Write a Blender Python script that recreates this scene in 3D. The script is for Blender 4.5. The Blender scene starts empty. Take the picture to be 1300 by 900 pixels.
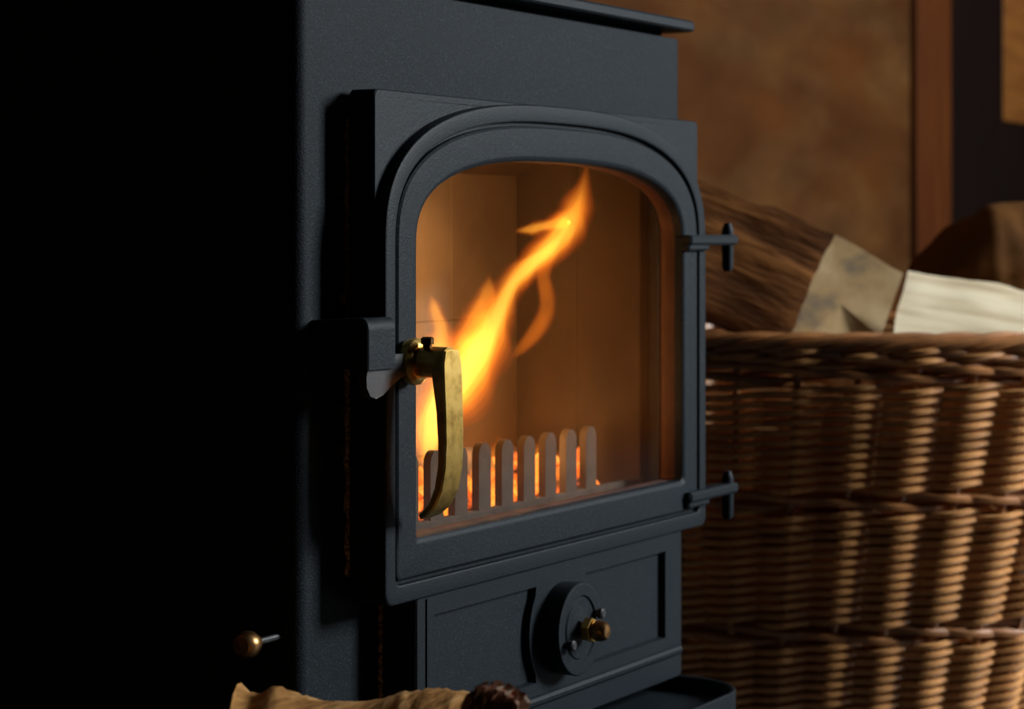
import bpy, bmesh, math, random
from mathutils import Vector, noise
from mathutils.geometry import tessellate_polygon
random.seed(7)
S = bpy.context.scene
C = S.collection
PI = math.pi

# ------------------------------------------------------------------ camera, world, light, exposure
F_PX = 2900.0
TH = math.atan(F_PX / 1650.0)
R_ = Vector((math.cos(TH), -math.sin(TH), 0))      # camera right
F_ = Vector((math.sin(TH), math.cos(TH), 0))       # camera forward (level)
CAM = Vector((-1.246, -0.8029, 0.4383))
cd = bpy.data.cameras.new('camera')
cam = bpy.data.objects.new('camera', cd); C.objects.link(cam)
cam.location = CAM
cam.rotation_euler = (PI / 2, 0, math.atan2(-F_.x, F_.y))
cd.sensor_width = 36.0
cd.lens = F_PX / 1300.0 * 36.0
cd.shift_y = -150.0 / 1300.0
cd.clip_start = 0.02
cd.dof.use_dof = True
cd.dof.focus_distance = 1.50
cd.dof.aperture_fstop = 9.0
S.camera = cam

W = bpy.data.worlds.new('world'); S.world = W
W.use_nodes = True
W.node_tree.nodes['Background'].inputs[0].default_value = (0.010, 0.009, 0.008, 1)
W.node_tree.nodes['Background'].inputs[1].default_value = 0.15

ld = bpy.data.lights.new('window_daylight', 'AREA')
ld.shape = 'RECTANGLE'; ld.size = 1.15; ld.size_y = 1.25
ld.energy = 335; ld.color = (0.90, 0.96, 1.0)
lo = bpy.data.objects.new('window_daylight', ld); C.objects.link(lo)
lo.location = (2.28, -2.52, 1.45)
lo.rotation_euler = (PI / 2, 0, 0)                 # -Z of the lamp -> +Y, into the room

S.view_settings.view_transform = 'Standard'
S.view_settings.look = 'None'
S.view_settings.exposure = 0.0
S.view_settings.gamma = 1.0
S.view_settings.use_curve_mapping = False

# ------------------------------------------------------------------ helpers
def mk(name, verts, faces, mats, parent=None, smooth=35, fm=None):
    me = bpy.data.meshes.new(name)
    me.from_pydata([tuple(v) for v in verts], [], faces)
    me.validate()
    bm = bmesh.new(); bm.from_mesh(me)
    bmesh.ops.recalc_face_normals(bm, faces=bm.faces)
    bm.to_mesh(me); bm.free()
    for m in (mats if isinstance(mats, (list, tuple)) else [mats]):
        me.materials.append(m)
    if fm:
        for i, p in enumerate(me.polygons):
            p.material_index = fm[i]
    if smooth:
        me.shade_smooth(); me.set_sharp_from_angle(angle=math.radians(smooth))
    o = bpy.data.objects.new(name, me); C.objects.link(o)
    if parent: o.parent = parent
    return o

def empty(name, loc=(0, 0, 0), rz=0):
    o = bpy.data.objects.new(name, None); C.objects.link(o)
    o.location = loc; o.rotation_euler = (0, 0, rz); o.empty_display_size = 0.05
    return o

def tag(o, label=None, cat=None, group=None, kind=None):
    if label: o['label'] = label
    if cat: o['category'] = cat
    if group: o['group'] = group
    if kind: o['kind'] = kind
    return o

class MB:
    """collects shapes, then links them as one mesh object"""
    def __init__(s): s.v = []; s.f = []; s.m = []
    def add(s, v, f, m=0):
        b = len(s.v); s.v += [Vector(p) for p in v]
        s.f += [tuple(i + b for i in q) for q in f]; s.m += [m] * len(f); return s
    def loft(s, loops, cap0=False, cap1=False, closed=True, m=0):
        n = len(loops[0]); v = [p for l in loops for p in l]; f = []
        for k in range(len(loops) - 1):
            for i in range(n if closed else n - 1):
                j = (i + 1) % n
                f.append((k * n + i, k * n + j, (k + 1) * n + j, (k + 1) * n + i))
        if cap0: f.append(tuple(range(n)))
        if cap1: f.append(tuple((len(loops) - 1) * n + i for i in range(n)))
        return s.add(v, f, m)
    def box(s, x0, x1, y0, y1, z0, z1, b=0.0015, m=0):
        """box with chamfered edges"""
        def rect(i, z):
            return [(x0 + i, y0 + b, z), (x0 + b, y0 + i, z), (x1 - b, y0 + i, z), (x1 - i, y0 + b, z),
                    (x1 - i, y1 - b, z), (x1 - b, y1 - i, z), (x0 + b, y1 - i, z), (x0 + i, y1 - b, z)]
        return s.loft([rect(b * .8, z0), rect(0, z0 + b), rect(0, z1 - b), rect(b * .8, z1)], True, True, m=m)
    def tube(s, pts, rad, n=8, caps=True, m=0, closed=False, squash=1.0):
        pts = [Vector(p) for p in pts]; k = len(pts)
        rad = rad if isinstance(rad, (list, tuple)) else [rad] * k
        loops = []; up = Vector((0.13, 0.21, 1)).normalized()
        for i in range(k):
            a = pts[(i - 1) % k] if (closed or i > 0) else pts[0]
            c = pts[(i + 1) % k] if (closed or i < k - 1) else pts[-1]
            t = (c - a).normalized()
            if abs(t.dot(up)) > 0.93: up = Vector((1, 0.1, 0.05)).normalized() if abs(t.x) < .9 else Vector((0, 1, .1)).normalized()
            x = t.cross(up).normalized(); y = x.cross(t).normalized()
            up = y
            loops.append([pts[i] + (x * math.cos(2 * PI * q / n) + y * squash * math.sin(2 * PI * q / n)) * rad[i] for q in range(n)])
        if closed: loops.append(loops[0])
        return s.loft(loops, caps and not closed, caps and not closed, m=m)
    def lathe(s, prof, origin, axis, n=24, m=0):
        """prof: [(distance along axis, radius)]"""
        axis = Vector(axis).normalized(); o = Vector(origin)
        x = axis.cross(Vector((0.3, 0.2, 0.9))).normalized(); y = axis.cross(x).normalized()
        loops = [[o + axis * d + (x * math.cos(2 * PI * q / n) + y * math.sin(2 * PI * q / n)) * max(r, 1e-5) for q in range(n)] for d, r in prof]
        return s.loft(loops, True, True, m=m)
    def build(s, name, mats, parent=None, smooth=35, wn=False):
        o = mk(name, s.v, s.f, mats, parent, smooth, s.m if isinstance(mats, (list, tuple)) and len(mats) > 1 else None)
        if wn:
            md = o.modifiers.new('weighted_normal', 'WEIGHTED_NORMAL'); md.keep_sharp = True; md.weight = 100
        return o

# ------------------------------------------------------------------ materials
def newmat(name):
    m = bpy.data.materials.new(name); m.use_nodes = True
    nt = m.node_tree; b = nt.nodes['Principled BSDF']
    return m, nt, b
def N(nt, t, **kw):
    n = nt.nodes.new(t)
    for k, v in kw.items(): setattr(n, k, v)
    return n
def noise_ramp(nt, scale, stops, detail=4, vec='Object', stretch=(1, 1, 1), rough=0.55, dist=0.0):
    tc = N(nt, 'ShaderNodeTexCoord'); mp = N(nt, 'ShaderNodeMapping'); nz = N(nt, 'ShaderNodeTexNoise'); cr = N(nt, 'ShaderNodeValToRGB')
    nt.links.new(tc.outputs[vec], mp.inputs[0]); mp.inputs['Scale'].default_value = stretch
    nt.links.new(mp.outputs[0], nz.inputs['Vector'])
    nz.inputs['Scale'].default_value = scale; nz.inputs['Detail'].default_value = detail
    nz.inputs['Roughness'].default_value = rough; nz.inputs['Distortion'].default_value = dist
    el = cr.color_ramp.elements
    while len(el) < len(stops): el.new(0.5)
    for e, (p, c) in zip(el, stops): e.position = p; e.color = (*c, 1)
    nt.links.new(nz.outputs['Fac'], cr.inputs[0])
    return nz, cr
def bump(nt, b, fac_socket, strength, dist):
    bp = N(nt, 'ShaderNodeBump'); bp.inputs['Strength'].default_value = strength; bp.inputs['Distance'].default_value = dist
    nt.links.new(fac_socket, bp.inputs['Height']); nt.links.new(bp.outputs[0], b.inputs['Normal'])

def mat_noise(name, scale, stops, rough=0.6, metallic=0, bs=0.0, bd=0.001, stretch=(1, 1, 1), detail=4, spec=0.5, bscale=None, dist=0.0):
    m, nt, b = newmat(name)
    nz, cr = noise_ramp(nt, scale, stops, detail, stretch=stretch, dist=dist)
    nt.links.new(cr.outputs[0], b.inputs['Base Color'])
    b.inputs['Roughness'].default_value = rough; b.inputs['Metallic'].default_value = metallic
    b.inputs['Specular IOR Level'].default_value = spec
    if bs:
        if bscale:
            nz2, _ = noise_ramp(nt, bscale, [(0, (0, 0, 0)), (1, (1, 1, 1))], 3, stretch=stretch)
            bump(nt, b, nz2.outputs['Fac'], bs, bd)
        else:
            bump(nt, b, nz.outputs['Fac'], bs, bd)
    return m

M = {}
M['paint'] = mat_noise('stove_paint', 750, [(0.30, (0.0076, 0.0116, 0.0152)), (0.60, (0.0122, 0.0180, 0.0232)), (0.74, (0.042, 0.052, 0.060))], rough=0.60, bs=0.5, bd=0.0008, detail=2, spec=0.10)
M['cast'] = mat_noise('cast_iron_paint', 650, [(0.30, (0.0090, 0.0136, 0.0178)), (0.62, (0.0142, 0.0208, 0.0268)), (0.76, (0.045, 0.055, 0.063))], rough=0.52, bs=0.40, bd=0.0006, detail=2, spec=0.14)
M['iron'] = mat_noise('dark_iron', 300, [(0.3, (0.018, 0.019, 0.020)), (0.7, (0.035, 0.036, 0.036))], rough=0.5, bs=0.2, bd=0.0005)
M['brass'] = mat_noise('brass', 90, [(0.30, (0.42, 0.25, 0.055)), (0.50, (0.72, 0.46, 0.12)), (0.8, (0.85, 0.60, 0.20))], rough=0.36, metallic=1, bs=0.15, bd=0.0006)
M['bronze'] = mat_noise('dull_brass', 70, [(0.3, (0.16, 0.075, 0.03)), (0.7, (0.48, 0.27, 0.10))], rough=0.36, metallic=1, bs=0.15, bd=0.0006)
M['rope'] = mat_noise('rope_seal', 500, [(0.4, (0.08, 0.045, 0.02)), (0.62, (0.60, 0.36, 0.16))], rough=0.9, bs=0.8, bd=0.002)
M['brick'] = mat_noise('firebrick', 14, [(0.3, (0.15, 0.118, 0.092)), (0.7, (0.24, 0.20, 0.16))], rough=0.9, bs=0.3, bd=0.002)
M['soot'] = mat_noise('sooty_brick', 12, [(0.3, (0.012, 0.007, 0.005)), (0.7, (0.032, 0.018, 0.012))], rough=0.85, bs=0.3, bd=0.002)
M['fence'] = mat_noise('ash_grey_iron', 60, [(0.3, (0.050, 0.038, 0.030)), (0.7, (0.10, 0.078, 0.062))], rough=0.8)
M['fire_red_iron'] = mat_noise('door_inner_fire_tint', 40, [(0.3, (0.045, 0.014, 0.008)), (0.7, (0.075, 0.026, 0.016))], rough=0.7)  # red of the firelight is tinted into the iron colour
M['char'] = mat_noise('charred_wood', 40, [(0.35, (0.012, 0.010, 0.009)), (0.7, (0.10, 0.06, 0.04))], rough=0.9, bs=0.8, bd=0.004)

# stove glass: thin ceramic pane, film added so firelight gives an orange haze
m, nt, b = newmat('stove_glass'); nt.nodes.remove(b)
out = nt.nodes['Material Output']
tr = N(nt, 'ShaderNodeBsdfTransparent'); gl = N(nt, 'ShaderNodeBsdfGlossy'); df = N(nt, 'ShaderNodeBsdfTranslucent')
fr = N(nt, 'ShaderNodeFresnel'); fr.inputs[0].default_value = 1.62
mx = N(nt, 'ShaderNodeMixShader'); mx2 = N(nt, 'ShaderNodeMixShader')
tr.inputs[0].default_value = (0.97, 0.95, 0.92, 1); gl.inputs['Roughness'].default_value = 0.02
df.inputs[0].default_value = (0.85, 0.62, 0.45, 1)
nz, cr = noise_ramp(nt, 9, [(0.35, (0.020, 0.020, 0.020)), (0.75, (0.048, 0.048, 0.048))], 5)
nt.links.new(cr.outputs[0], mx2.inputs[0]); nt.links.new(tr.outputs[0], mx2.inputs[1]); nt.links.new(df.outputs[0], mx2.inputs[2])
ge = N(nt, 'ShaderNodeNewGeometry'); iv = N(nt, 'ShaderNodeMath', operation='SUBTRACT'); iv.inputs[0].default_value = 1.0
ml = N(nt, 'ShaderNodeMath', operation='MULTIPLY')
nt.links.new(ge.outputs['Backfacing'], iv.inputs[1]); nt.links.new(fr.outputs[0], ml.inputs[0]); nt.links.new(iv.outputs[0], ml.inputs[1])
nt.links.new(ml.outputs[0], mx.inputs[0]); nt.links.new(mx2.outputs[0], mx.inputs[1]); nt.links.new(gl.outputs[0], mx.inputs[2])
nt.links.new(mx.outputs[0], out.inputs['Surface']); M['glass'] = m

m, nt, b = newmat('window_glass'); nt.nodes.remove(b); out = nt.nodes['Material Output']
tr = N(nt, 'ShaderNodeBsdfTransparent'); gl = N(nt, 'ShaderNodeBsdfGlossy'); gl.inputs['Roughness'].default_value = 0.01
mx = N(nt, 'ShaderNodeMixShader'); mx.inputs[0].default_value = 0.06
nt.links.new(tr.outputs[0], mx.inputs[1]); nt.links.new(gl.outputs[0], mx.inputs[2]); nt.links.new(mx.outputs[0], out.inputs['Surface'])
M['wglass'] = m

def flame_mat(name, col, strength):
    m, nt, b = newmat(name); nt.nodes.remove(b); out = nt.nodes['Material Output']
    em = N(nt, 'ShaderNodeEmission'); em.inputs[0].default_value = (*col, 1); em.inputs[1].default_value = strength
    nt.links.new(em.outputs[0], out.inputs['Volume'])
    return m
FL = [flame_mat('flame_red', (1.0, 0.13, 0.010), 5), flame_mat('flame_deep_orange', (1.0, 0.20, 0.014), 8), flame_mat('flame_orange', (1.0, 0.28, 0.018), 14),
      flame_mat('flame_amber', (1.0, 0.40, 0.030), 20), flame_mat('flame_yellow', (1.0, 0.52, 0.055), 34), flame_mat('flame_core', (1.0, 0.62, 0.10), 40)]

m, nt, b = newmat('embers')
nz, cr = noise_ramp(nt, 55, [(0.38, (0.02, 0.004, 0.001)), (0.52, (0.9, 0.13, 0.012)), (0.70, (1.0, 0.36, 0.05))], 3)
b.inputs['Base Color'].default_value = (0.05, 0.03, 0.025, 1); b.inputs['Roughness'].default_value = 0.9
nt.links.new(cr.outputs[0], b.inputs['Emission Color']); b.inputs['Emission Strength'].default_value = 2.2
M['ember'] = m

# wall plaster: ochre limewash with brown patches
m, nt, b = newmat('ochre_plaster')
nz1, cr1 = noise_ramp(nt, 2.6, [(0.40, (0.052, 0.0165, 0.0024)), (0.50, (0.072, 0.032, 0.0085)), (0.62, (0.160, 0.094, 0.045))], 6, rough=0.6, stretch=(0.40, 1, 1.1))
nz2, cr2 = noise_ramp(nt, 9, [(0.35, (0.55, 0.50, 0.45)), (0.7, (1.1, 1.05, 1.0))], 6, stretch=(0.45, 1, 1))
mm = N(nt, 'ShaderNodeMix', data_type='RGBA', blend_type='MULTIPLY'); mm.inputs['Factor'].default_value = 0.8
nt.links.new(cr1.outputs[0], mm.inputs['A']); nt.links.new(cr2.outputs[0], mm.inputs['B']); nt.links.new(mm.outputs['Result'], b.inputs['Base Color'])
b.inputs['Roughness'].default_value = 0.85; bump(nt, b, nz2.outputs['Fac'], 0.3, 0.01)
b.inputs['Specular IOR Level'].default_value = 0.08
M['plaster'] = m
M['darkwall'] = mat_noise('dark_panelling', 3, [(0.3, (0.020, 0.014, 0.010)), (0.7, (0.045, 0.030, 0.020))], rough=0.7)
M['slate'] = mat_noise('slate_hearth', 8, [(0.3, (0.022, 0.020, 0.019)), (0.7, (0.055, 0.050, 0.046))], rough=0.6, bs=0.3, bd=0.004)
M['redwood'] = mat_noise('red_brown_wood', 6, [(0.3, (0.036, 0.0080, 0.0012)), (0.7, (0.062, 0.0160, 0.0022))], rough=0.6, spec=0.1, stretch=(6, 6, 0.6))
M['opening_dark'] = mat_noise('opening_shade', 6, [(0.3, (0.0022, 0.0008, 0.0005)), (0.7, (0.005, 0.0018, 0.001))], rough=0.8, spec=0.05, stretch=(6, 6, 0.6))  # near-black colour stands for the shade inside the cupboard opening
M['amberwood'] = mat_noise('amber_wood', 6, [(0.3, (0.085, 0.028, 0.005)), (0.7, (0.14, 0.052, 0.010))], rough=0.6, spec=0.1, stretch=(1, 1, 6))
M['winframe'] = mat_noise('window_paint', 20, [(0.3, (0.55, 0.53, 0.48)), (0.7, (0.65, 0.63, 0.58))], rough=0.5)

def wicker_mat(name, a, c):
    m, nt, b = newmat(name)
    nz, cr = noise_ramp(nt, 30, [(0.3, a), (0.7, c)], 4)
    oi = N(nt, 'ShaderNodeObjectInfo'); mr = N(nt, 'ShaderNodeMapRange')
    mr.inputs['To Min'].default_value = 0.72; mr.inputs['To Max'].default_value = 1.25
    nt.links.new(oi.outputs['Random'], mr.inputs['Value'])
    mm = N(nt, 'ShaderNodeMix', data_type='RGBA', blend_type='MULTIPLY'); mm.inputs['Factor'].default_value = 1
    nt.links.new(cr.outputs[0], mm.inputs['A']); nt.links.new(mr.outputs[0], mm.inputs['B']); nt.links.new(mm.outputs['Result'], b.inputs['Base Color'])
    b.inputs['Roughness'].default_value = 0.36; b.inputs['Specular IOR Level'].default_value = 0.8
    return m
M['wicker'] = wicker_mat('willow', (0.46, 0.175, 0.046), (0.76, 0.38, 0.135))
M['wicker_dark'] = wicker_mat('willow_brown', (0.28, 0.10, 0.028), (0.48, 0.20, 0.060))

M['splitwood'] = mat_noise('pale_split_wood', 16, [(0.28, (0.46, 0.34, 0.19)), (0.5, (0.70, 0.58, 0.38)), (0.75, (0.80, 0.70, 0.50))], rough=0.75, stretch=(0.35, 3, 3), bs=0.5, bd=0.004)
M['endgrain'] = mat_noise('sawn_end_grain', 13, [(0.34, (0.17, 0.14, 0.11)), (0.46, (0.52, 0.33, 0.14)), (0.70, (0.80, 0.58, 0.31))], rough=0.8, bs=0.35, bd=0.003, detail=6)
M['bark'] = mat_noise('brown_bark', 14, [(0.30, (0.035, 0.011, 0.003)), (0.50, (0.150, 0.052, 0.013)), (0.70, (0.36, 0.140, 0.038))], rough=0.85, spec=0.15, stretch=(0.5, 3, 3), bs=1.0, bd=0.008, detail=7)
M['smoothbark'] = mat_noise('orange_brown_bark', 7, [(0.30, (0.065, 0.024, 0.005)), (0.7, (0.14, 0.056, 0.013))], rough=0.85, spec=0.1, stretch=(0.5, 2, 2), bs=0.6, bd=0.005, detail=6)
M['tanbark'] = mat_noise('tan_fibre_bark', 26, [(0.30, (0.22, 0.085, 0.020)), (0.50, (0.50, 0.245, 0.075)), (0.72, (0.74, 0.46, 0.20))], rough=0.9, spec=0.15, stretch=(0.6, 3, 3), bs=1.0, bd=0.006, detail=7)
M['cone'] = mat_noise('pine_cone_scale', 50, [(0.3, (0.10, 0.035, 0.016)), (0.7, (0.32, 0.13, 0.060))], rough=0.6)
M['conetip'] = mat_noise('pine_cone_tip', 60, [(0.3, (0.45, 0.28, 0.18)), (0.7, (0.75, 0.58, 0.44))], rough=0.7)

# ------------------------------------------------------------------ the room
FLZ = -0.06
tag(MB().box(-2.6, 4.4, -2.3, 0.75, -0.16, FLZ, b=0.001).build('floor', M['slate']), kind='structure')
tag(MB().box(-0.62, 0.60, -0.42, 0.65, FLZ, 0.0, b=0.006).build('hearth', M['slate']), kind='structure')
tag(MB().box(-2.6, 4.4, 0.65, 0.75, FLZ, 2.4, b=0.001).build('wall_back', M['plaster']), kind='structure')
tag(MB().box(4.3, 4.4, -2.3, 0.65, FLZ, 2.4, b=0.001).build('wall_right', M['plaster']), kind='structure')
tag(MB().box(-2.7, -2.6, -2.3, 0.75, FLZ, 2.4, b=0.001).build('wall_left', M['darkwall']), kind='structure')
tag(MB().box(-2.6, 4.4, -2.3, 0.75, 2.4, 2.5, b=0.001).build('ceiling', M['darkwall']), kind='structure')
wx0, wx1, wz0, wz1 = 1.73, 2.83, 0.88, 2.03
wf = MB().box(-2.6, wx0, -2.45, -2.3, FLZ, 2.4, b=.001).box(wx1, 4.4, -2.45, -2.3, FLZ, 2.4, b=.001)
wf.box(wx0, wx1, -2.45, -2.3, FLZ, wz0, b=.001).box(wx0, wx1, -2.45, -2.3, wz1, 2.4, b=.001)
tag(wf.build('wall_front', M['darkwall']), kind='structure')
win = empty('window_1', (0, 0, 0)); tag(win, kind='structure')
fr_ = MB().box(wx0, wx0 + .05, -2.42, -2.36, wz0, wz1).box(wx1 - .05, wx1, -2.42, -2.36, wz0, wz1)
fr_.box(wx0 + .05, wx1 - .05, -2.42, -2.36, wz0, wz0 + .05).box(wx0 + .05, wx1 - .05, -2.42, -2.36, wz1 - .05, wz1)
fr_.build('window_frame', M['winframe'], win)
xm, zm = (wx0 + wx1) / 2, (wz0 + wz1) / 2
MB().box(xm - .015, xm + .015, -2.41, -2.37, wz0 + .05, wz1 - .05).box(wx0 + .05, wx1 - .05, -2.405, -2.375, zm - .015, zm + .015).build('glazing_bar', M['winframe'], win)
for (a, c) in ((wx0 + .05, xm - .015), (xm + .015, wx1 - .05)):
    for (e, g) in ((wz0 + .05, zm - .015), (zm + .015, wz1 - .05)):
        MB().box(a, c, -2.392, -2.388, e, g, b=.0005).build('pane', M['wglass'], win)
MB().box(wx0 - .04, wx1 + .04, -2.36, -2.24, wz0 - .03, wz0).build('window_sill', M['winframe'], win)

# ------------------------------------------------------------------ the stove
stove = empty('wood_stove', (0.23, 0.2, 0.0))
tag(stove, 'charcoal black cast-iron wood stove with arched glass door and brass handle', 'stove')
def loc(o, par, origin):
    """children keep world coordinates: undo the parent's location"""
    o.parent = par
    o.location = -Vector(origin)
SO = (0.23, 0.2, 0.0)
def spart(mb, name, mat, sub=None, smooth=35):
    o = mb.build(name, mat, None, smooth, True)
    if sub is None: loc(o, stove, SO)
    else: o.parent = sub
    return o

BX0, BX1, BY0, BY1 = -0.0507, 0.518, 0.034, 0.40
def arc(cx, cy, r, a0, a1, n):
    return [(cx + r * math.cos(a0 + (a1 - a0) * i / n), cy + r * math.sin(a0 + (a1 - a0) * i / n)) for i in range(n + 1)]
def rrect(x0, x1, y0, y1, r, n=6):
    return arc(x1 - r, y0 + r, r, -PI / 2, 0, n) + arc(x1 - r, y1 - r, r, 0, PI / 2, n) + arc(x0 + r, y1 - r, r, PI / 2, PI, n) + arc(x0 + r, y0 + r, r, PI, 1.5 * PI, n)
body = MB()
RB = 0.011
full = rrect(BX0, BX1, BY0, BY1, RB)
Z0, ZA, ZB, Z1 = 0.055, 0.212, 0.522, 0.612
body.loft([[(x, y, z) for x, y in full] for z in (Z0, ZA)], cap0=True)
body.loft([[(x, y, z) for x, y in full] for z in (ZB, Z1 - .0065)], cap1=True)
shadow_gap = rrect(BX0 + .014, BX1 - .003, BY0 + .014, BY1 - .014, RB)  # inset band added to make a shadow line under the top plate
body.loft([[(x, y, z) for x, y in shadow_gap] for z in (Z1 - .008, Z1 + .0008)], cap1=True)
HX0, HX1 = 0.014, 0.474
cpath = [(HX1, BY0)] + full + [(HX0, BY0), (HX0, BY0 + .012), (BX0 + .01, BY0 + .012), (BX0 + .01, BY1 - .01), (BX1 - .01, BY1 - .01), (BX1 - .01, BY0 + .012), (HX1, BY0 + .012)]
body.loft([[(x, y, z) for x, y in cpath] for z in (ZA, ZB)])
for z in (ZA, ZB):  # shelf faces closing the opening's top and bottom
    body.add([(BX0 + .005, BY0 + .0005, z), (BX1 - .005, BY0 + .0005, z), (BX1 - .005, BY1 - .005, z), (BX0 + .005, BY1 - .005, z)], [(0, 1, 2, 3)])
body_o = spart(body, 'body', M['paint'])
# top plate with a lip all round
tp = MB()
ov = 0.0108
o1 = rrect(BX0 - ov, BX1 + ov, BY0 - ov, BY1 + ov, 0.012)
o2 = rrect(BX0 - ov + .002, BX1 + ov - .002, BY0 - ov + .002, BY1 + ov - .002, 0.010)
tp.loft([[(x, y, .6125) for x, y in o2], [(x, y, .6140) for x, y in o1], [(x, y, .6195) for x, y in o1], [(x, y, .6215) for x, y in o2]], True, True)
spart(tp, 'top_plate', M['cast'])
for lx in (0.0, 0.47):
    for ly in (0.075, 0.36):
        lg = MB().lathe([(0, .020), (.004, .022), (.012, .017), (.050, .021), (.056, .021)], (lx, ly, 0), (0, 0, 1), 16)
        spart(lg, 'leg', M['cast'])

# --- door
def shape(x0, x1, z0, zs, zt, n=2.7, rc=0.006):
    """closed outline (x, z): flat bottom with small corner radii, straight sides, arched top"""
    p = []
    for i in range(5):
        a = PI + PI / 2 * i / 4; p.append((x0 + rc + rc * math.cos(a), z0 + rc + rc * math.sin(a)))
    for i in range(1, 8): p.append((x0 + rc + (x1 - x0 - 2 * rc) * i / 8, z0))
    for i in range(5):
        a = -PI / 2 + PI / 2 * i / 4; p.append((x1 - rc + rc * math.cos(a), z0 + rc + rc * math.sin(a)))
    for i in range(1, 8): p.append((x1, z0 + rc + (zs - z0 - rc) * i / 8))
    c, a = (x0 + x1) / 2, (x1 - x0) / 2
    for i in range(49):
        t = PI * i / 48; ct, st = math.cos(t), math.sin(t)
        p.append((c + a * math.copysign(abs(ct) ** (2 / n), ct), zs + (zt - zs) * abs(st) ** (2 / n)))
    for i in range(1, 8): p.append((x0, zs + (z0 + rc - zs) * i / 8))
    return p
DX0, DX1, DZ0, DZS, DZT = 0.0, 0.494, 0.197, 0.43, 0.534
def dl(d, y, rc=None):
    return [(x, y, z) for x, z in shape(DX0 + d, DX1 - d, DZ0 + d, DZS, DZT - d, 2.7, rc if rc is not None else max(0.004, 0.008 - d * .2))]
door = MB()
prof = [(0.0, 0.028), (0.0, 0.0022), (0.0007, 0.0008), (0.0022, 0.0), (0.0112, 0.0), (0.0124, 0.0007), (0.0128, 0.0050), (0.0152, 0.0050),
        (0.0156, 0.0022), (0.0172, 0.0010), (0.0365, 0.0010), (0.0392, 0.0016), (0.0408, 0.0032), (0.0412, 0.0055), (0.0412, 0.0100)]
door.loft([dl(d, y) for d, y in prof])
door.loft([dl(0.0412, .0100), dl(0.0412, 0.0215), dl(0.030, 0.028), dl(0.0, 0.028)], m=1)
# square corner plate behind the arch
def plate(d, y): 
    r = 0.006
    q = rrect(-0.001 + d, 0.496 - d, 0.30, 0.5345 - d, r, 4)
    return [(x, y, z) for x, z in q]
# ring between the rectangle and the arch so the opening stays open
outer = [(-0.001, .40)] ; 
def spandrel(y0, y1):
    """two corner plates: between the arch and the square corner"""
    for sx in (-1, 1):
        c = (DX0 + DX1) / 2; a = (DX1 - DX0) / 2 - 0.004
        cur = []
        for i in range(25):
            t = PI / 2 * i / 24; ct, st = math.cos(t), math.sin(t)
            cur.append((c + sx * a * ct ** (2 / 2.7), DZS + (DZT - 0.004 - DZS) * st ** (2 / 2.7)))
        xe = c + sx * (a + 0.0045)
        rc = 0.005
        pts = [(xe, DZS)] + [(xe - sx * rc + sx * rc * math.cos(q * PI / 8), 0.5345 - rc + rc * math.sin(q * PI / 8)) for q in range(5)] + [(c, 0.5345)]
        poly = pts + cur[::-1]
        tri = tessellate_polygon([[Vector((x, z, 0)) for x, z in poly]])
        n = len(poly)
        rim = [(x + (-sx * .0008 if i < 7 else 0), z - (.0008 if 1 < i < 8 else 0)) for i, (x, z) in enumerate(poly)]
        door.add([(x, y0, z) for x, z in rim] + [(x, y0 + .0008, z) for x, z in poly] + [(x, y1, z) for x, z in poly],
                 [tuple(t) for t in tri] + [(i, (i + 1) % n, n + (i + 1) % n, n + i) for i in range(n)] + [(n + i, n + (i + 1) % n, 2 * n + (i + 1) % n, 2 * n + i) for i in range(n)])
spandrel(0.0085, 0.028)
door_o = spart(door, 'door', [M['cast'], M['fire_red_iron']])
gp = MB()
gl_ = [(x, z) for x, z in shape(DX0 + .036, DX1 - .036, DZ0 + .036, DZS, DZT - .036, 2.7, .006)]
gp.loft([[(x, 0.0140, z) for x, z in gl_], [(x, 0.0178, z) for x, z in gl_]], True, True)
# keep the pane inside the frame opening
gp_o = spart(gp, 'glass_pane', M['glass'], door_o)
tag(gp_o, 'clear ceramic glass pane with added haze film')
def rope(x, y, z0, z1, par):
    k = 60; pts = [(x + .0008 * math.sin(i * 1.1), y + .0006 * math.cos(i * 1.3), z0 + (z1 - z0) * i / k) for i in range(k + 1)]
    spart(MB().tube(pts, [0.0030 + .0006 * math.sin(i * 2.2) for i in range(k + 1)], 6), 'rope_seal', M['rope'], par)
rope(0.0035, 0.0310, 0.215, 0.515, door_o)
# brass handle
hx = 0.0268
h = MB()
sec = [(-.034, .3640, .0072), (-.0345, .3560, .0095), (-.035, .345, .0098), (-.0358, .325, .0096), (-.0362, .305, .0096), (-.0355, .288, .0096), (-.0325, .273, .0094), (-.0270, .2620, .0090), (-.0200, .2560, .0080), (-.0140, .2535, .0060)]
loops = []
for i, (y, z, w) in enumerate(sec):
    a = sec[max(i - 1, 0)]; c = sec[min(i + 1, len(sec) - 1)]
    t = Vector((0, c[0] - a[0], c[1] - a[1])).normalized()
    nrm = Vector((0, t.z, -t.y))              # towards the door
    th_ = [.0105, .0105, .0095, .0075, .0066, .0062, .0060, .0056, .0050, .0040][i]
    p = Vector((hx, y, z)); b_ = .0012; w *= 1.22
    x = Vector((1, 0, 0))
    q = []
    for (u, v) in ((-w + b_, 0), (w - b_, 0), (w, b_), (w, th_ - b_), (w - b_, th_), (-w + b_, th_), (-w, th_ - b_), (-w, b_)):
        q.append(p + x * u + (nrm if nrm.y > 0 else -nrm) * v)
    loops.append(q)
h.loft(loops, True, True)
h.lathe([(0, .0103), (.029, .0103)], (hx, -.003, .3560), (0, -1, 0), 24)
handle_o = spart(h, 'handle', M['brass'], door_o); tag(handle_o, 'curved worn brass door handle')
ros = MB().lathe([(0, .0130), (.003, .0150), (.006, .0156), (.009, .0152), (.0110, .0130), (.0125, .0105)], (hx - .001, 0.0005, .3560), (0, -1, 0), 28)
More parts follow.
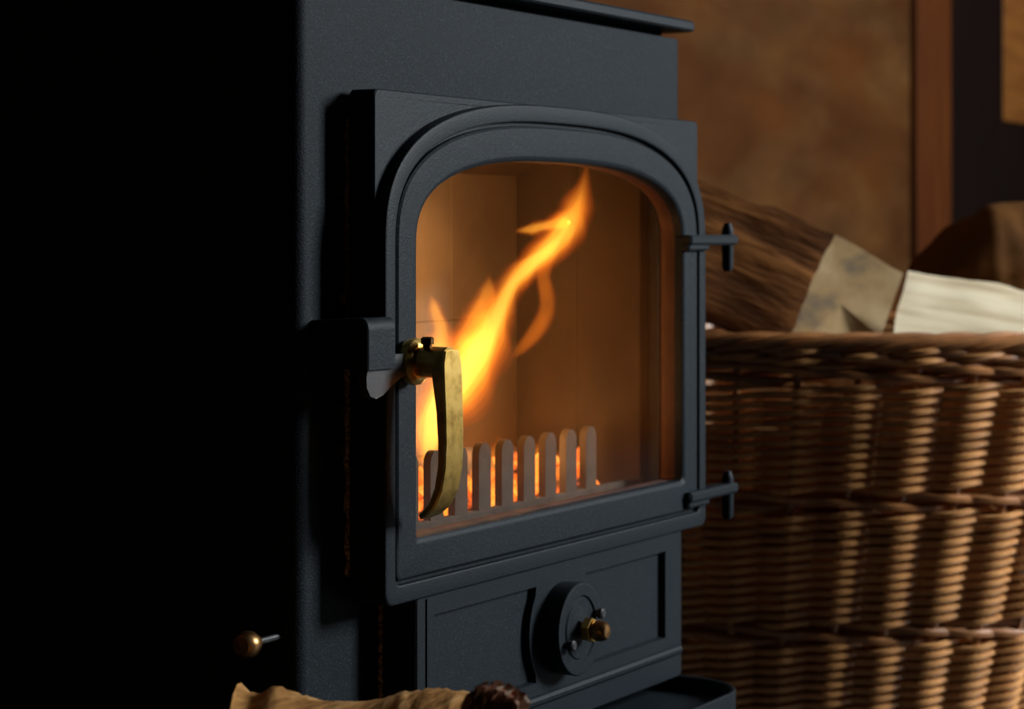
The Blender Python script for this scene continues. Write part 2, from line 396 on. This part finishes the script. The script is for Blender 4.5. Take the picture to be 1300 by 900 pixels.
spart(ros, 'handle_rosette', M['brass'], door_o)
sc = MB().lathe([(0, .0030), (.0022, .0030), (.0024, .0043), (.0062, .0043), (.0072, .0030)], (hx - .004, -.0175, .3655), (0, 0, 1), 6)
spart(sc, 'grub_screw', M['bronze'], door_o, 20)
cm = MB()
cl = []
for y in (-.0070, -.0010):
    cl.append([(-.031, y, .356), (-.0335, y, .349), (-.033, y, .342), (-.029, y, .3365), (-.022, y, .3345), (-.014, y, .3365), (-.004, y, .342), (.006, y, .346), (.014, y, .348), (.014, y, .362), (-.010, y, .362)])
cm.loft(cl, True, True)
spart(cm, 'latch_cam', M['iron'], door_o)
# keeper on the body
kp = MB()
kl = []
def kprof(x):
    P = [(.034, .3535), (.034, .3845)]
    P += [(-.004 - .006 * math.sin(i * PI / 10), .3785 + .008 * math.cos(i * PI / 10)) for i in range(6)]
    P += [(-.010, .3535)]
    return [(x, y, z) for y, z in P]
for x in (-.0362, -.0352, -.0045, -.0035):
    q = kprof(x)
    if x in (-.0362, -.0035): q = [(a, b_ + (.0008 if b_ < -.005 else 0), c - (.0008 if c > .38 else 0)) for a, b_, c in q]
    kl.append(q)
kp.loft(kl, True, True)
spart(kp, 'latch_keeper', M['cast'], body_o)
# hinges: lug on the door and pin
for zt_, up_ in ((0.4395, 1), (0.2280, 1)):
    hg = MB().box(0.452, 0.5470, -0.006, 0.010, zt_ - .0085, zt_, b=.002)
    hg.box(0.452, 0.492, -0.004, 0.004, zt_ - .013, zt_ - .007, b=.0015)
    hgo = spart(hg, 'hinge_lug', M['cast'], door_o)
    pn = MB().lathe([(0, .0030), (.003, .0048), (.027, .0052), (.035, .0052), (.038, .0040), (.041, .0030)], (0.5400, 0.0015, zt_ - .031), (0, 0, 1), 14)
    spart(pn, 'hinge_pin', M['cast'], door_o)

# --- ash door with two sunk panels
AX0, AX1, AZ0, AZ1, AY = 0.042, 0.452, 0.078, 0.1985, 0.003
ac = (0.2445, 0.1485)
ash = MB()
def fillet_poly(pts, r, n=3):
    out = []
    k = len(pts)
    for i in range(k):
        p = Vector(pts[i]); a = (Vector(pts[i - 1]) - p); c = (Vector(pts[(i + 1) % k]) - p)
        rr = min(r, a.length * .45, c.length * .45)
        p0 = p + a.normalized() * rr; p1 = p + c.normalized() * rr
        for q in range(n + 1):
            t = q / n; out.append(((1 - t) ** 2 * p0 + 2 * t * (1 - t) * p + t * t * p1))
    return [(v.x, v.y) for v in out]
PT, PB = 0.1835, 0.1135
ra = 0.0485
def cpt(ang): return (ac[0] + ra * math.cos(ang), ac[1] + ra * math.sin(ang))
a1 = math.asin((PT - ac[1]) / ra * .98); a0 = math.asin((PB - ac[1]) / ra * .98)
arcL = [cpt(PI - (a0 + (a1 - a0) * i / 10)) for i in range(11)]
arcR = [cpt(a1 + (a0 - a1) * i / 10) for i in range(11)]
lp = fillet_poly([(0.064, PB), (arcL[0][0], PB)], .0) if False else [(0.064, PB)] + [(arcL[0][0] - .004, PB)] + arcL[1:-1] + [(arcL[-1][0] - .004, PT), (0.064, PT)]
rp = [(arcR[0][0] + .004, PT)] + arcR[1:-1] + [(arcR[-1][0] + .004, PB), (0.4215, PB), (0.4215, PT)]
gr_ = [(0.0530, AZ0 + .004), (0.0556, AZ0 + .004), (0.0556, AZ1 - .003), (0.0530, AZ1 - .003)]
outl = rrect(AX0, AX1, AZ0, AZ1, 0.004, 3)
outi = rrect(AX0 + .0012, AX1 - .0012, AZ0 + .0012, AZ1 - .0012, 0.003, 3)
def inset(poly, d):
    c = Vector((sum(p[0] for p in poly) / len(poly), sum(p[1] for p in poly) / len(poly)))
    xs = [p[0] for p in poly]; zs = [p[1] for p in poly]
    sx = 1 - 2 * d / (max(xs) - min(xs)); sz = 1 - 2 * d / (max(zs) - min(zs))
    return [(c.x + (p[0] - c.x) * sx, c.y + (p[1] - c.y) * sz) for p in poly]
polys = [outi, lp, rp, gr_]
allp = [p for q in polys for p in q]
tri = tessellate_polygon([[Vector((x, z, 0)) for x, z in q] for q in polys])
ash.add([(x, AY, z) for x, z in allp], [tuple(t) for t in tri])
ash.loft([[(x, AY, z) for x, z in outi], [(x, AY + .0012, z) for x, z in outl], [(x, .030, z) for x, z in outl]])
for q, dp in ((lp, .0052), (rp, .0052)):
    i1 = inset(q, .0010); i2 = inset(q, .0040)
    ash.loft([[(x, AY, z) for x, z in q], [(x, AY + dp, z) for x, z in i1]])
    t3 = tessellate_polygon([[Vector((x, z, 0)) for x, z in i1]])
    ash.add([(x, AY + dp, z) for x, z in i1], [tuple(t) for t in t3])
ash.loft([[(x, AY, z) for x, z in gr_], [(x, AY + .002, z) for x, z in gr_]], cap1=True)
# raised bead along the bottom
ash.tube([(AX0 + .006, AY + .0005, .1005), (AX1 - .006, AY + .0005, .1005)], .0042, 10)
ash_o = spart(ash, 'ash_door', M['cast'])
wheel = MB().lathe([(0, .0335), (.0015, .0340), (.0150, .0345), (.0162, .0338), (.0165, .0325), (.0165, .0250), (.0152, .0240), (.0152, .0225), (.0162, .0215), (.0162, .0140), (.0170, .0120), (.0170, .0)], (ac[0], AY, ac[1]), (0, -1, 0), 40)
wh_o = spart(wheel, 'air_wheel', M['cast'], ash_o)
kn = MB().lathe([(0.0150, .0050), (.0210, .0050), (.0280, .0052), (.0282, .0070), (.0300, .0078), (.0330, .0078), (.0365, .0068), (.0385, .0048), (.0392, .0)], (ac[0], AY, ac[1]), (0, -1, 0), 20)
spart(kn, 'air_wheel_knob', M['bronze'], ash_o)
spart(MB().lathe([(.0205, .0088), (.0210, .0094), (.0265, .0094), (.0270, .0088)], (ac[0], AY, ac[1]), (0, -1, 0), 6), 'hex_nut', M['brass'], ash_o)
for dx, dz in ((-.0225, -.0085), (.0235, .0085)):
    pb = MB().lathe([(0.0150, .0026), (.0190, .0026), (.0192, .0040), (.0225, .0040), (.0235, .0028)], (ac[0] + dx, AY, ac[1] + dz), (0, -1, 0), 10)
    spart(pb, 'stop_bolt', M['iron'], ash_o)
rope(0.0450, 0.0315, 0.082, 0.192, ash_o)
# ash lip
lip = MB()
def lipo(d, z):
    x0, x1, y0, y1, r = 0.036 + d, 0.458 - d, -0.062 + d, 0.0338, max(.055 - d, .01)
    q = arc(x1 - r, y0 + r, r, -PI / 2, 0, 10) + [(x1, y1 - .0)] + [(x0, y1)] + arc(x0 + r, y0 + r, r, PI, 1.5 * PI, 10)
    return [(x, y, z) for x, y in q]
lip.loft([lipo(.004, .055), lipo(0, .058), lipo(0, .0765), lipo(.001, .0775), lipo(.003, .0775), lipo(.0045, .0765), lipo(.007, .066), lipo(.012, .065)], True, True)
spart(lip, 'ash_lip', M['cast'])
# brass air slider knob on the side
sk = MB().lathe([(0, .0022), (.031, .0022)], (BX0 + .001, 0.0475, .1830), (-1, 0, 0), 10)
sk_o = spart(sk, 'air_control_rod', M['iron'])
kb = MB().lathe([(.026, .0050), (.029, .0060), (.032, .0082), (.036, .0088), (.040, .0082), (.0425, .0060), (.0432, 0)], (BX0, 0.0475, .1830), (-1, 0, 0), 24)
spart(kb, 'air_control_knob', M['bronze'], sk_o)

# --- firebox lining, grate fence
FBY = 0.165
fb = MB().box(0.012, 0.476, FBY + .02, FBY + .03, .20, .522, b=.001)
fb_o = spart(fb, 'firebox', M['soot'])
nb = 4
for i in range(nb):
    for j in range(2):
        xa = .022 + i * (.444 / nb); za = .218 + j * .152
        spart(MB().box(xa + .0002, xa + .444 / nb - .0002, FBY, FBY + .02, za, za + .1517, b=.0006), 'firebrick', M['brick'], fb_o)
for i in range(2):
    ya = .046 + i * .0595
    for xs_ in (0.008, 0.462):
        spart(MB().box(xs_, xs_ + .018, ya + .0002, ya + .0593, .215, .522, b=.0006), 'firebrick', M['soot'], fb_o)
spart(MB().box(.010, .478, .044, FBY + .03, .2125, .2175, b=.001), 'grate', M['iron'], fb_o)
bf = MB(); bf.loft([[(.012, .055, .5195), (.476, .055, .5195), (.476, FBY, .4900), (.012, FBY, .4900)], [(.012, .055, .5215), (.476, .055, .5215), (.476, FBY, .4940), (.012, FBY, .4940)]], True, True)
spart(bf, 'baffle_plate', M['soot'], fb_o)
fe = MB().box(.024, .462, .043, .050, .2175, .238, b=.0015)
fe_o = spart(fe, 'fire_fence', M['fence'])
fmesh = None
for i in range(11):
    xc_ = .0335 + i * .0336
    if fmesh is None:
        w_ = .0088; P = [(-w_, .236), (w_, .236), (w_, .2775)] + [(w_ * math.cos(q * PI / 8), .2780 + w_ * math.sin(q * PI / 8)) for q in range(1, 8)] + [(-w_, .2775)]
        fo = MB().loft([[(x, .0435, z) for x, z in P], [(x, .0495, z) for x, z in P]], True, True).build('fence_finger', M['fence'])
        fmesh = fo.data
    else:
        fo = bpy.data.objects.new('fence_finger', fmesh); C.objects.link(fo)
    fo.parent = fe_o; fo.location = (xc_, 0, 0)

# --- the fire
def log_tube(name, a, b, rad, mat, seed, n=12, k=14, parent=None):
    a, b = Vector(a), Vector(b); t = (b - a).normalized(); x = t.cross(Vector((0, 0, 1))).normalized(); y = x.cross(t)
    loops = []
    for i in range(k + 1):
        p = a.lerp(b, i / k); lp_ = []
        for q in range(n):
            g = 2 * PI * q / n
            d = 1 + .22 * noise.noise(Vector((math.cos(g) * 1.3 + seed, math.sin(g) * 1.3, i * .35)))
            lp_.append(p + (x * math.cos(g) + y * math.sin(g)) * rad * d)
        loops.append(lp_)
    return MB().loft(loops, True, True).build(name, mat, parent)
tag(log_tube('burning_log', (.045, .100, .249), (.315, .122, .252), .021, M['char'], 3), 'charred log burning behind the grate fence inside the stove', 'log')
eb = MB()
for i in range(260):
    x = random.uniform(.035, .445); y = random.uniform(.060, .150); r = random.uniform(.007, .013)
    z = .2175 + r * .8 + random.uniform(0, .034) * (1 if x < .38 else .3)
    q = [Vector((random.gauss(0, 1), random.gauss(0, 1), random.gauss(0, 1))).normalized() * r * random.uniform(.8, 1.15) for _ in range(1)]
    base = [(1, 0, 0), (-1, 0, 0), (0, 1, 0), (0, -1, 0), (0, 0, 1), (0, 0, -1)]
    v = [Vector(c) * r * random.uniform(.75, 1.2) + Vector((x, y, z)) for c in base]
    eb.add(v, [(0, 2, 4), (2, 1, 4), (1, 3, 4), (3, 0, 4), (2, 0, 5), (1, 2, 5), (3, 1, 5), (0, 3, 5)])
tag(eb.build('ember_bed', M['ember'], None, 0), 'glowing orange embers heaped behind the grate fence', 'embers', kind='stuff')

T1 = [(0.1913, 0.09, 0.2634, 0.0093), (0.2001, 0.09, 0.2861, 0.0164), (0.2159, 0.09, 0.3114, 0.0213), (0.2412, 0.088, 0.3308, 0.0251), (0.268, 0.085, 0.3536, 0.0218), (0.287, 0.082, 0.3773, 0.0134), (0.3057, 0.08, 0.4002, 0.0086), (0.3337, 0.078, 0.4165, 0.0094), (0.3652, 0.076, 0.4307, 0.0108), (0.3864, 0.073, 0.4479, 0.0128), (0.3984, 0.07, 0.4672, 0.0103), (0.4043, 0.068, 0.4846, 0.0084), (0.406, 0.066, 0.5027, 0.0058)]
T2 = [(0.3845, 0.072, 0.4498, 0.0077), (0.3571, 0.073, 0.4478, 0.005), (0.3312, 0.073, 0.4446, 0.005), (0.3121, 0.073, 0.4433, 0.0031), (0.291, 0.073, 0.4414, 0.0009)]
T3 = [(0.2538, 0.085, 0.3182, 0.012), (0.311, 0.083, 0.3426, 0.0030), (0.3438, 0.08, 0.3631, 0.0065), (0.3629, 0.08, 0.3813, 0.0068), (0.3549, 0.079, 0.4068, 0.0063), (0.3623, 0.078, 0.4244, 0.0057), (0.3831, 0.077, 0.4396, 0.0038)]
T4 = [(0.2081, 0.088, 0.3502, 0.0118), (0.2126, 0.088, 0.3676, 0.0071), (0.2047, 0.088, 0.3826, 0.0053), (0.1958, 0.088, 0.3963, 0.0018)]
T5 = [(0.2454, 0.087, 0.3485, 0.0108), (0.2614, 0.086, 0.372, 0.0091), (0.2769, 0.086, 0.3897, 0.0067), (0.2818, 0.086, 0.4109, 0.0024)]
T6 = [(0.120, 0.095, 0.262, 0.010), (0.128, 0.095, 0.290, 0.017), (0.142, 0.093, 0.320, 0.015), (0.150, 0.092, 0.345, 0.008), (0.153, 0.092, 0.368, 0.002)]
def catmull(P, m):
    out = []
    k = len(P)
    for i in range(k - 1):
        p0, p1, p2, p3 = [Vector(P[max(0, min(k - 1, j))]) for j in (i - 1, i, i + 1, i + 2)]
        for q in range(m):
            t = q / m
            out.append(.5 * ((2 * p1) + (p2 - p0) * t + (2 * p0 - 5 * p1 + 4 * p2 - p3) * t * t + (3 * p1 - p0 - 3 * p2 + p3) * t ** 3))
    out.append(Vector(P[-1])); return out
def vec4(P): return [Vector((*p,)) for p in P]
fire = empty('flame', (0.2, 0.09, 0.25))
tag(fire, 'leaning orange and yellow flame burning behind the stove glass', 'flame')
def tongue(P, layers, seed, wide=1.10):
    P4 = catmull([Vector(p) for p in P], 6)
    for (scale, mat, trim) in layers:
        n = 16; loops = []
        k = len(P4); a = int(k * trim[0]); b = max(a + 4, int(k * trim[1]))
        pts = P4[a:b]; kk = len(pts)
        up = Vector((0, 1, 0))
        for i, p in enumerate(pts):
            c = Vector(p[:3]); nx = Vector(pts[min(i + 1, kk - 1)][:3]) - Vector(pts[max(i - 1, 0)][:3])
            t = nx.normalized(); x = t.cross(up).normalized(); y = x.cross(t).normalized()
            e = i / (kk - 1); env = min(1, e / .10 + .25) * min(1, (1 - e) / .18 + .05)
            r = p[3] * scale * env * wide
            lp_ = []
            for q in range(n):
                g = 2 * PI * q / n
                d = 1 + .30 * noise.noise(Vector((math.cos(g) * 1.1 + seed, math.sin(g) * 1.1, i * .28 + scale)))
                lp_.append(c + (x * math.cos(g) + y * math.sin(g) * .75) * r * d)
            loops.append(lp_)
        o = MB().loft(loops, True, True).build('flame_tongue', mat)
        o.parent = fire; o.location = -Vector((0.2, 0.09, 0.25))
full_l = [(1.28, FL[0], (0, 1)), (1.08, FL[1], (0, 1)), (.90, FL[2], (0, .985)), (.74, FL[3], (.01, .95)), (.58, FL[4], (.02, .90)), (.40, FL[5], (.04, .78))]
thin_l = full_l[:4]
tongue([(*p[:3], p[3] * (1.0 if i < 6 else 1.18)) for i, p in enumerate(T1)], full_l, 1.0)
tongue(T2, full_l[:5], 2.0)
tongue(T3[1:], full_l[:3], 3.0, 1.15); tongue(T4, full_l[:5], 4.0, 1.3); tongue(T5, thin_l, 5.0, 1.5); tongue(T6, full_l, 6.0)
for q, (x, hgt) in enumerate(((.185, .050), (.222, .030), (.250, .046), (.285, .030), (.318, .040), (.352, .026))):
    tongue([(x, .066, .228, .010), (x + .004, .067, .242, .0125), (x + .010, .068, .242 + hgt * .5, .0085), (x + .018, .069, .242 + hgt, .003)], thin_l, 7.0 + q)
def fire_light(loc_, w, rad):
    d = bpy.data.lights.new('fire_glow', 'POINT'); d.energy = w; d.color = (1.0, 0.50, 0.17); d.shadow_soft_size = rad
    o = bpy.data.objects.new('fire_glow', d); C.objects.link(o); o.location = loc_
fire_light((.235, .115, .335), .60, .025)
fire_light((.300, .090, .275), .40, .025)
fire_light((.30, .120, .435), .15, .02)

# ------------------------------------------------------------------ wicker basket
BC = CAM + F_ * 2.50 + R_ * 0.335; BC.z = FLZ
bang = math.atan2(R_.y, R_.x)
basket = empty('log_basket', BC, bang)
tag(basket, 'large brown woven wicker basket full of split logs beside the stove', 'basket')
BA, BB, BE = 0.365, 0.30, 2.12
NS = 36
ZR = 0.385
def sell(t, a=BA, b=BB):
    c, s_ = math.cos(t), math.sin(t)
    return Vector((a * math.copysign(abs(c) ** (2 / BE), c), b * math.copysign(abs(s_) ** (2 / BE), s_), 0))
# even arc-length parameters
TS = [2 * PI * i / 2000 for i in range(2001)]
acc = [0]
for i in range(2000): acc.append(acc[-1] + (sell(TS[i + 1]) - sell(TS[i])).length)
def par(u):
    L = (u % 1.0) * acc[-1]
    lo_, hi_ = 0, 2000
    while hi_ - lo_ > 1:
        mid = (lo_ + hi_) // 2
        if acc[mid] <= L: lo_ = mid
        else: hi_ = mid
    f_ = (L - acc[lo_]) / max(1e-9, acc[hi_] - acc[lo_])
    return TS[lo_] + (TS[hi_] - TS[lo_]) * f_
def pn(u):
    e = 1e-3
    p = sell(par(u)); d = sell(par(u + e)) - sell(par(u - e))
    return p, Vector((d.y, -d.x, 0)).normalized()
def scl(z): return 0.80 + 0.20 * (z / ZR)
def off(z): return -0.027 * (1 - z / ZR)
def ring(name, amp, rad, phase, per, n=6, seg=5, wz=0.0):
    k = NS * seg; pts = []
    for i in range(k):
        u = i / k; p, nn = pn(u)
        w = 2 * PI * (u * NS) / per + phase
        s_ = math.sin(w); s_ = math.copysign(abs(s_) ** 1.25, s_)
        pts.append(p + nn * amp * s_ + Vector((0, 0, wz * math.cos(w))))
    mb = MB().tube(pts, rad, n, closed=True)
    return mb
rowm = {}
ph = PI / 2
rowm[0] = ring('w', .0130, .0033, ph, 2, wz=-.0020).build('weaver', M['wicker'], basket)
rowm[1] = ring('w', .0130, .0033, ph + PI, 2, wz=-.0020).build('weaver', M['wicker'], basket)
rowm['w'] = [ring('w', .0085, .0042, 2 * PI * q / 3, 3, wz=.003).build('wale', M['wicker_dark'], basket) for q in range(3)]
used = set()
def row(key, z, src):
    if key not in used: o = src; used.add(key)
    else:
        o = src.copy(); C.objects.link(o); o.parent = basket
    s_ = scl(z); o.location = (off(z), 0, z); o.scale = (s_, s_, 1)
z = 0.014; i = 0
wales = [0.106, 0.240, 0.366]
while z < 0.388:
    if any(abs(z - w) < .0095 for w in wales):
        wz_ = [w for w in wales if abs(z - w) < .0095][0]
        for q in range(3): row('w%d' % q, wz_ + (q - 1) * .004, rowm['w'][q])
        z = wz_ + .0115
        continue
    row(i % 2, z, rowm[i % 2]); i += 1; z += 0.0048
for k in range(NS):
    u = (k + .5 - .5) / NS + .0
    p, nn = pn(u)
    pts = [Vector((p.x * scl(zz) + off(zz), p.y * scl(zz), zz)) for zz in (0.004, .10, .20, .30, .395)]
    MB().tube(pts, .0042, 6).build('stake', M['wicker_dark'], basket)
# braided border
for q in range(4):
    k = NS * 6; pts = []
    for j in range(k):
        u = j / k; p, nn = pn(u); w = 2 * PI * u * 11 + q * PI / 2
        pts.append(p * 1.005 + nn * .0085 * math.cos(w) + Vector((0, 0, 0.3955 + .0060 * math.sin(w))))
    MB().tube(pts, .0050, 7, closed=True).build('border_rod', M['wicker_dark'], basket)  # darker willow puts the rim's shade into its colour
for q in range(3):   # plain rods closing the weave under the border
    k = NS * 5; pts = []
    for j in range(k):
        u = j / k; p, nn = pn(u)
        pts.append(p * 1.0 + nn * .006 * math.sin(2 * PI * u * NS / 2 + q * PI) + Vector((0, 0, .3735 + q * .0062)))
    MB().tube(pts, .0038, 6, closed=True).build('border_rod', M['wicker_dark'], basket)
bs_ = [sell(2 * PI * j / 60) * scl(0.01) * .985 + Vector((off(0.01), 0, 0)) for j in range(60)]
MB().loft([[p + Vector((0, 0, .001)) for p in bs_], [p + Vector((0, 0, .012)) for p in bs_]], True, True).build('basket_base', M['wicker_dark'], basket)

# ------------------------------------------------------------------ logs
def cpt3(px, py, D): return CAM + (F_ + R_ * ((px - 650) / F_PX) - Vector((0, 0, 1)) * ((py - 300) / F_PX)) * D
def prism_log(name, poly, axis, kinds, seed, mats, rough=.004, k=14, taper=1.0, label=None, group=None, prof=None):
    """poly: world-space end outline, axis: vector to the far end, kinds: material index of every side; ends use slot 2"""
    poly = [Vector(p) for p in poly]; axis = Vector(axis)
    o0 = sum(poly, Vector()) / len(poly)
    # subdivide the outline
    P = []; K = []
    for i, p in enumerate(poly):
        q = poly[(i + 1) % len(poly)]; m_ = max(2, int((q - p).length / .012))
        for j in range(m_): P.append(p.lerp(q, j / m_)); K.append(kinds[i])
    t = axis.normalized()
    loops = []
    for s_ in range(k + 1):
        f_ = s_ / k; lp_ = []
        for p in P:
            rr = (p - o0) * (prof(f_) if prof else 1 + (taper - 1) * f_)
            c = o0 + rr + axis * f_
            nz_ = noise.noise(Vector((c.x * 22 + seed, c.y * 22, c.z * 22))) + .5 * noise.noise(Vector((c.x * 60 + seed, c.y * 60, c.z * 60)))
            e = (0.35 if s_ in (0, k) else 1.0)
            lp_.append(c + rr.normalized() * rough * nz_ * e + t * rough * .5 * nz_ * (1 if s_ in (0, k) else 0))
        loops.append(lp_)
    mb = MB(); n = len(P)
    v = [p for l in loops for p in l]; f = []; fm = []
    for s_ in range(k):
        for i in range(n):
            f.append((s_ * n + i, s_ * n + (i + 1) % n, (s_ + 1) * n + (i + 1) % n, (s_ + 1) * n + i)); fm.append(K[i])
    for s_ in (0, k):
        c = len(v); v.append(sum(loops[s_], Vector()) / n)
        for i in range(n): f.append((s_ * n + i, s_ * n + (i + 1) % n, c)); fm.append(2)
    # local frame: x along the log, so the grain runs with it
    from mathutils import Matrix
    y_ = t.cross(Vector((0, 0, 1))).normalized(); z_ = t.cross(y_)
    R3 = Matrix((t, y_, z_)).transposed()
    ov_ = o0 + axis * .5
    Rt = R3.transposed()
    o = mk(name, [Rt @ (p - ov_) for p in v], f, mats, None, 40, fm)
    o.matrix_world = Matrix.Translation(ov_) @ R3.to_4x4()
    if label: tag(o, label, 'log', group)
    return o
LG = 'split logs in the wicker basket'
ws = [M['splitwood'], M['bark'], M['endgrain']]
# brown log with a pale sawn end, left
A = [cpt3(1060, 297, 2.36), cpt3(1146, 346, 2.33), cpt3(1118, 428, 2.29), cpt3(1098, 452, 2.29), cpt3(992, 450, 2.27), cpt3(1002, 425, 2.28)]
prism_log('split_log', A, (-R_ * .80 + F_ * .42 + Vector((0, 0, .34))) * .30, [1, 0, 0, 1, 1, 1], 1.3, ws, .006, 16, 1.0,
          'brown bark log with grey-stained sawn end, nearest the stove in the basket', LG)
B = [cpt3(1152, 344, 2.42), cpt3(1138, 400, 2.35), cpt3(1131, 446, 2.31), cpt3(1170, 470, 2.44), cpt3(1185, 400, 2.50)]
prism_log('split_log', B, (R_ * .97 + F_ * .06 - Vector((0, 0, .15))) * .18, [0, 0, 1, 1, 0], 4.1, ws, .004, 16, 1.0,
          'pale freshly split log lying along the front rim of the basket', LG)
Cc = []
c0 = cpt3(1150, 352, 2.62)
for q in range(12):
    g = 2 * PI * q / 12
    Cc.append(c0 + F_ * .062 * math.cos(g) + Vector((0, 0, 1)) * (.080 * math.sin(g)))
prism_log('split_log', Cc, (R_ * .95 + F_ * .10 + Vector((0, 0, .05))) * .20, [1] * 12, 8.4, [M['splitwood'], M['smoothbark'], M['smoothbark']], .008, 30, 1.0,
          'orange-brown rounded log lying behind the pale split log', LG, lambda f_: .06 + .94 * min(1, (f_ / .50)) ** .62)
# log pile beneath, carrying the three
for (x, y, zz, rz, rr, ll, lab) in ((-.01, -.085, .095, .0, .075, .40, 'dark bark log at the bottom of the basket, stove side'), (-.01, .085, .09, .0, .072, .40, 'dark bark log at the bottom of the basket, wall side'),
                               (-.01, .0, .222, .0, .066, .42, 'dark bark log in the middle of the basket pile')):
    cc = BC + R_ * x + F_ * y + Vector((0, 0, zz)); ax = (R_ * math.cos(rz) + F_ * math.sin(rz)) * ll
    yv = ax.normalized().cross(Vector((0, 0, 1)))
    prism_log('split_log', [cc - ax * .5 + yv * rr * math.cos(q * PI / 5) + Vector((0, 0, 1)) * rr * math.sin(q * PI / 5) for q in range(10)], ax, [1] * 10, x * 50 + 3, ws, .004, 10, 1.0, lab, LG)

# ------------------------------------------------------------------ foreground log and pine cone
fc = CAM + F_ * 1.265 - R_ * 0.072; fc.z = 0.0875
axf = R_ * .165
yv = axf.normalized().cross(Vector((0, 0, 1)))
fl = prism_log('firewood_log', [fc - axf * .5 + yv * .088 * math.cos(q * PI / 8) + Vector((0, 0, 1)) * .088 * math.sin(q * PI / 8) for q in range(16)], axf, [1] * 16, 2.2,
               [M['splitwood'], M['tanbark'], M['endgrain']], .004, 20, 1.0)
tag(fl, 'thick tan log with torn fibrous bark lying in front of the stove', 'log')
# torn bark strip on its top
TOP = [(0, .002), (.02, .0135), (.05, .0065), (.09, .0055), (.13, .0088), (.18, .0105), (.22, .007), (.30, .0035), (.36, .0015), (.52, .0012), (.60, .003), (.67, .0065), (.78, .0088), (.88, .0078), (.96, .006), (1, .002)]
def prof_at(f_):
    for (a, u), (b, v) in zip(TOP, TOP[1:]):
        if f_ <= b: return u + (v - u) * (f_ - a) / (b - a)
    return 0
mb = MB(); kx, ky = 60, 8
vt = []; vb = []
for i in range(kx + 1):
    f_ = i / kx
    for j in range(ky + 1):
        g = (j / ky - .5) * 1.5 + PI / 2
        edge = abs(j / ky - .5) * 2
        lift = .0025 + prof_at(f_) * (1 - .55 * edge ** 2) * (1 + .25 * noise.noise(Vector((i * .8, j * .9, 5.1))))
        rr = .0878 + lift
        c = fc + axf * (-.5 + .84 * f_)
        p = c + (yv * math.cos(g) + Vector((0, 0, 1)) * math.sin(g)) * rr
        vt.append(p); vb.append(c + (yv * math.cos(g) + Vector((0, 0, 1)) * math.sin(g)) * (rr - .003))
n1 = ky + 1; off_ = len(vt); fcs = []
for i in range(kx):
    for j in range(ky):
        a = i * n1 + j
        fcs.append((a, a + 1, a + n1 + 1, a + n1)); fcs.append((off_ + a, off_ + a + n1, off_ + a + n1 + 1, off_ + a + 1))
for i in range(kx):
    for j in (0, ky):
        a = i * n1 + j; fcs.append((a, a + n1, off_ + a + n1, off_ + a))
for j in range(ky):
    for i in (0, kx):
        a = i * n1 + j; fcs.append((a, a + 1, off_ + a + 1, off_ + a))
bk = mk('bark_strip', vt + vb, fcs, M['tanbark'], None, 60)
bk.parent = fl; bk.matrix_parent_inverse = fl.matrix_world.inverted()

pc = cpt3(621, 897, 1.23)
cone = empty('pine_cone', pc); tag(cone, 'small brown pine cone resting on the log in front of the stove', 'pine cone')
axc = (R_ * .80 - F_ * .5 + Vector((0, 0, .15))).normalized()
cx_ = axc.cross(Vector((0, 0, 1))).normalized(); cy_ = cx_.cross(axc)
MB().lathe([(-.016, .004), (-.010, .009), (0, .0105), (.010, .0085), (.018, .003)], (0, 0, 0), axc, 12).build('cone_core', M['cone'], cone)
k = 0
for rw in range(7):
    d = -.015 + rw * .0052; R0 = [.006, .0095, .0112, .0112, .0100, .0075, .0042][rw]; cnt = 8 if rw < 5 else 6
    for q in range(cnt):
        g = 2 * PI * (q + .5 * (rw % 2)) / cnt
        dr = cx_ * math.cos(g) + cy_ * math.sin(g); tg_ = axc.cross(dr)
        p = axc * d + dr * R0 * .6; tip = axc * (d + .0052) + dr * (R0 + .0022)
        w = .0040
        v = [p - tg_ * w * .7, p + tg_ * w * .7, tip + tg_ * w * .9 - axc * .001, tip + axc * .0015, tip - tg_ * w * .9 - axc * .001]
        v2 = [a - dr * .0016 - axc * .0012 for a in v]
        MB().add(v + v2, [(0, 1, 2, 3, 4), (9, 8, 7, 6, 5), (0, 5, 6, 1), (1, 6, 7, 2), (2, 7, 8, 3), (3, 8, 9, 4), (4, 9, 5, 0)]).build('cone_scale', M['conetip'] if (q + rw) % 3 == 0 else M['cone'], cone, 20)

# ------------------------------------------------------------------ wooden cupboard against the back wall
cup = empty('cupboard', (3.3, 0.63, 0))
tag(cup, 'dark red-brown wooden cupboard with open front painted dark and amber drawer, behind the basket', 'cupboard')
def cpart(mb, name, mat):
    o = mb.build(name, mat); o.parent = cup; o.location = -Vector((3.3, .63, 0)); return o
K0 = .635
cpart(MB().box(2.799, 2.990, K0, .648, FLZ, 1.9, b=.001), 'stile', M['redwood'])
cpart(MB().box(3.86, 4.02, K0, .648, FLZ, 1.9, b=.004), 'stile', M['redwood'])
cpart(MB().box(2.990, 3.86, .641, .648, FLZ, 1.9, b=.002), 'back_panel', M['opening_dark'])
cpart(MB().box(2.73, 4.04, .600, .648, 1.90, 1.94, b=.004), 'cupboard_top', M['redwood'])
cpart(MB().box(2.990, 3.321, .637, .641, FLZ, 1.9, b=.003), 'dark_opening_sheet', M['opening_dark'])  # flat sheet added for the shaded opening beside the stile
cpart(MB().box(3.321, 3.86, .636, .641, .676, 1.30, b=.004), 'drawer_front', M['amberwood'])
cpart(MB().box(3.321, 3.86, .637, .641, FLZ, .672, b=.003), 'dark_opening_sheet', M['opening_dark'])  # another added sheet, for the dark opening below the drawer
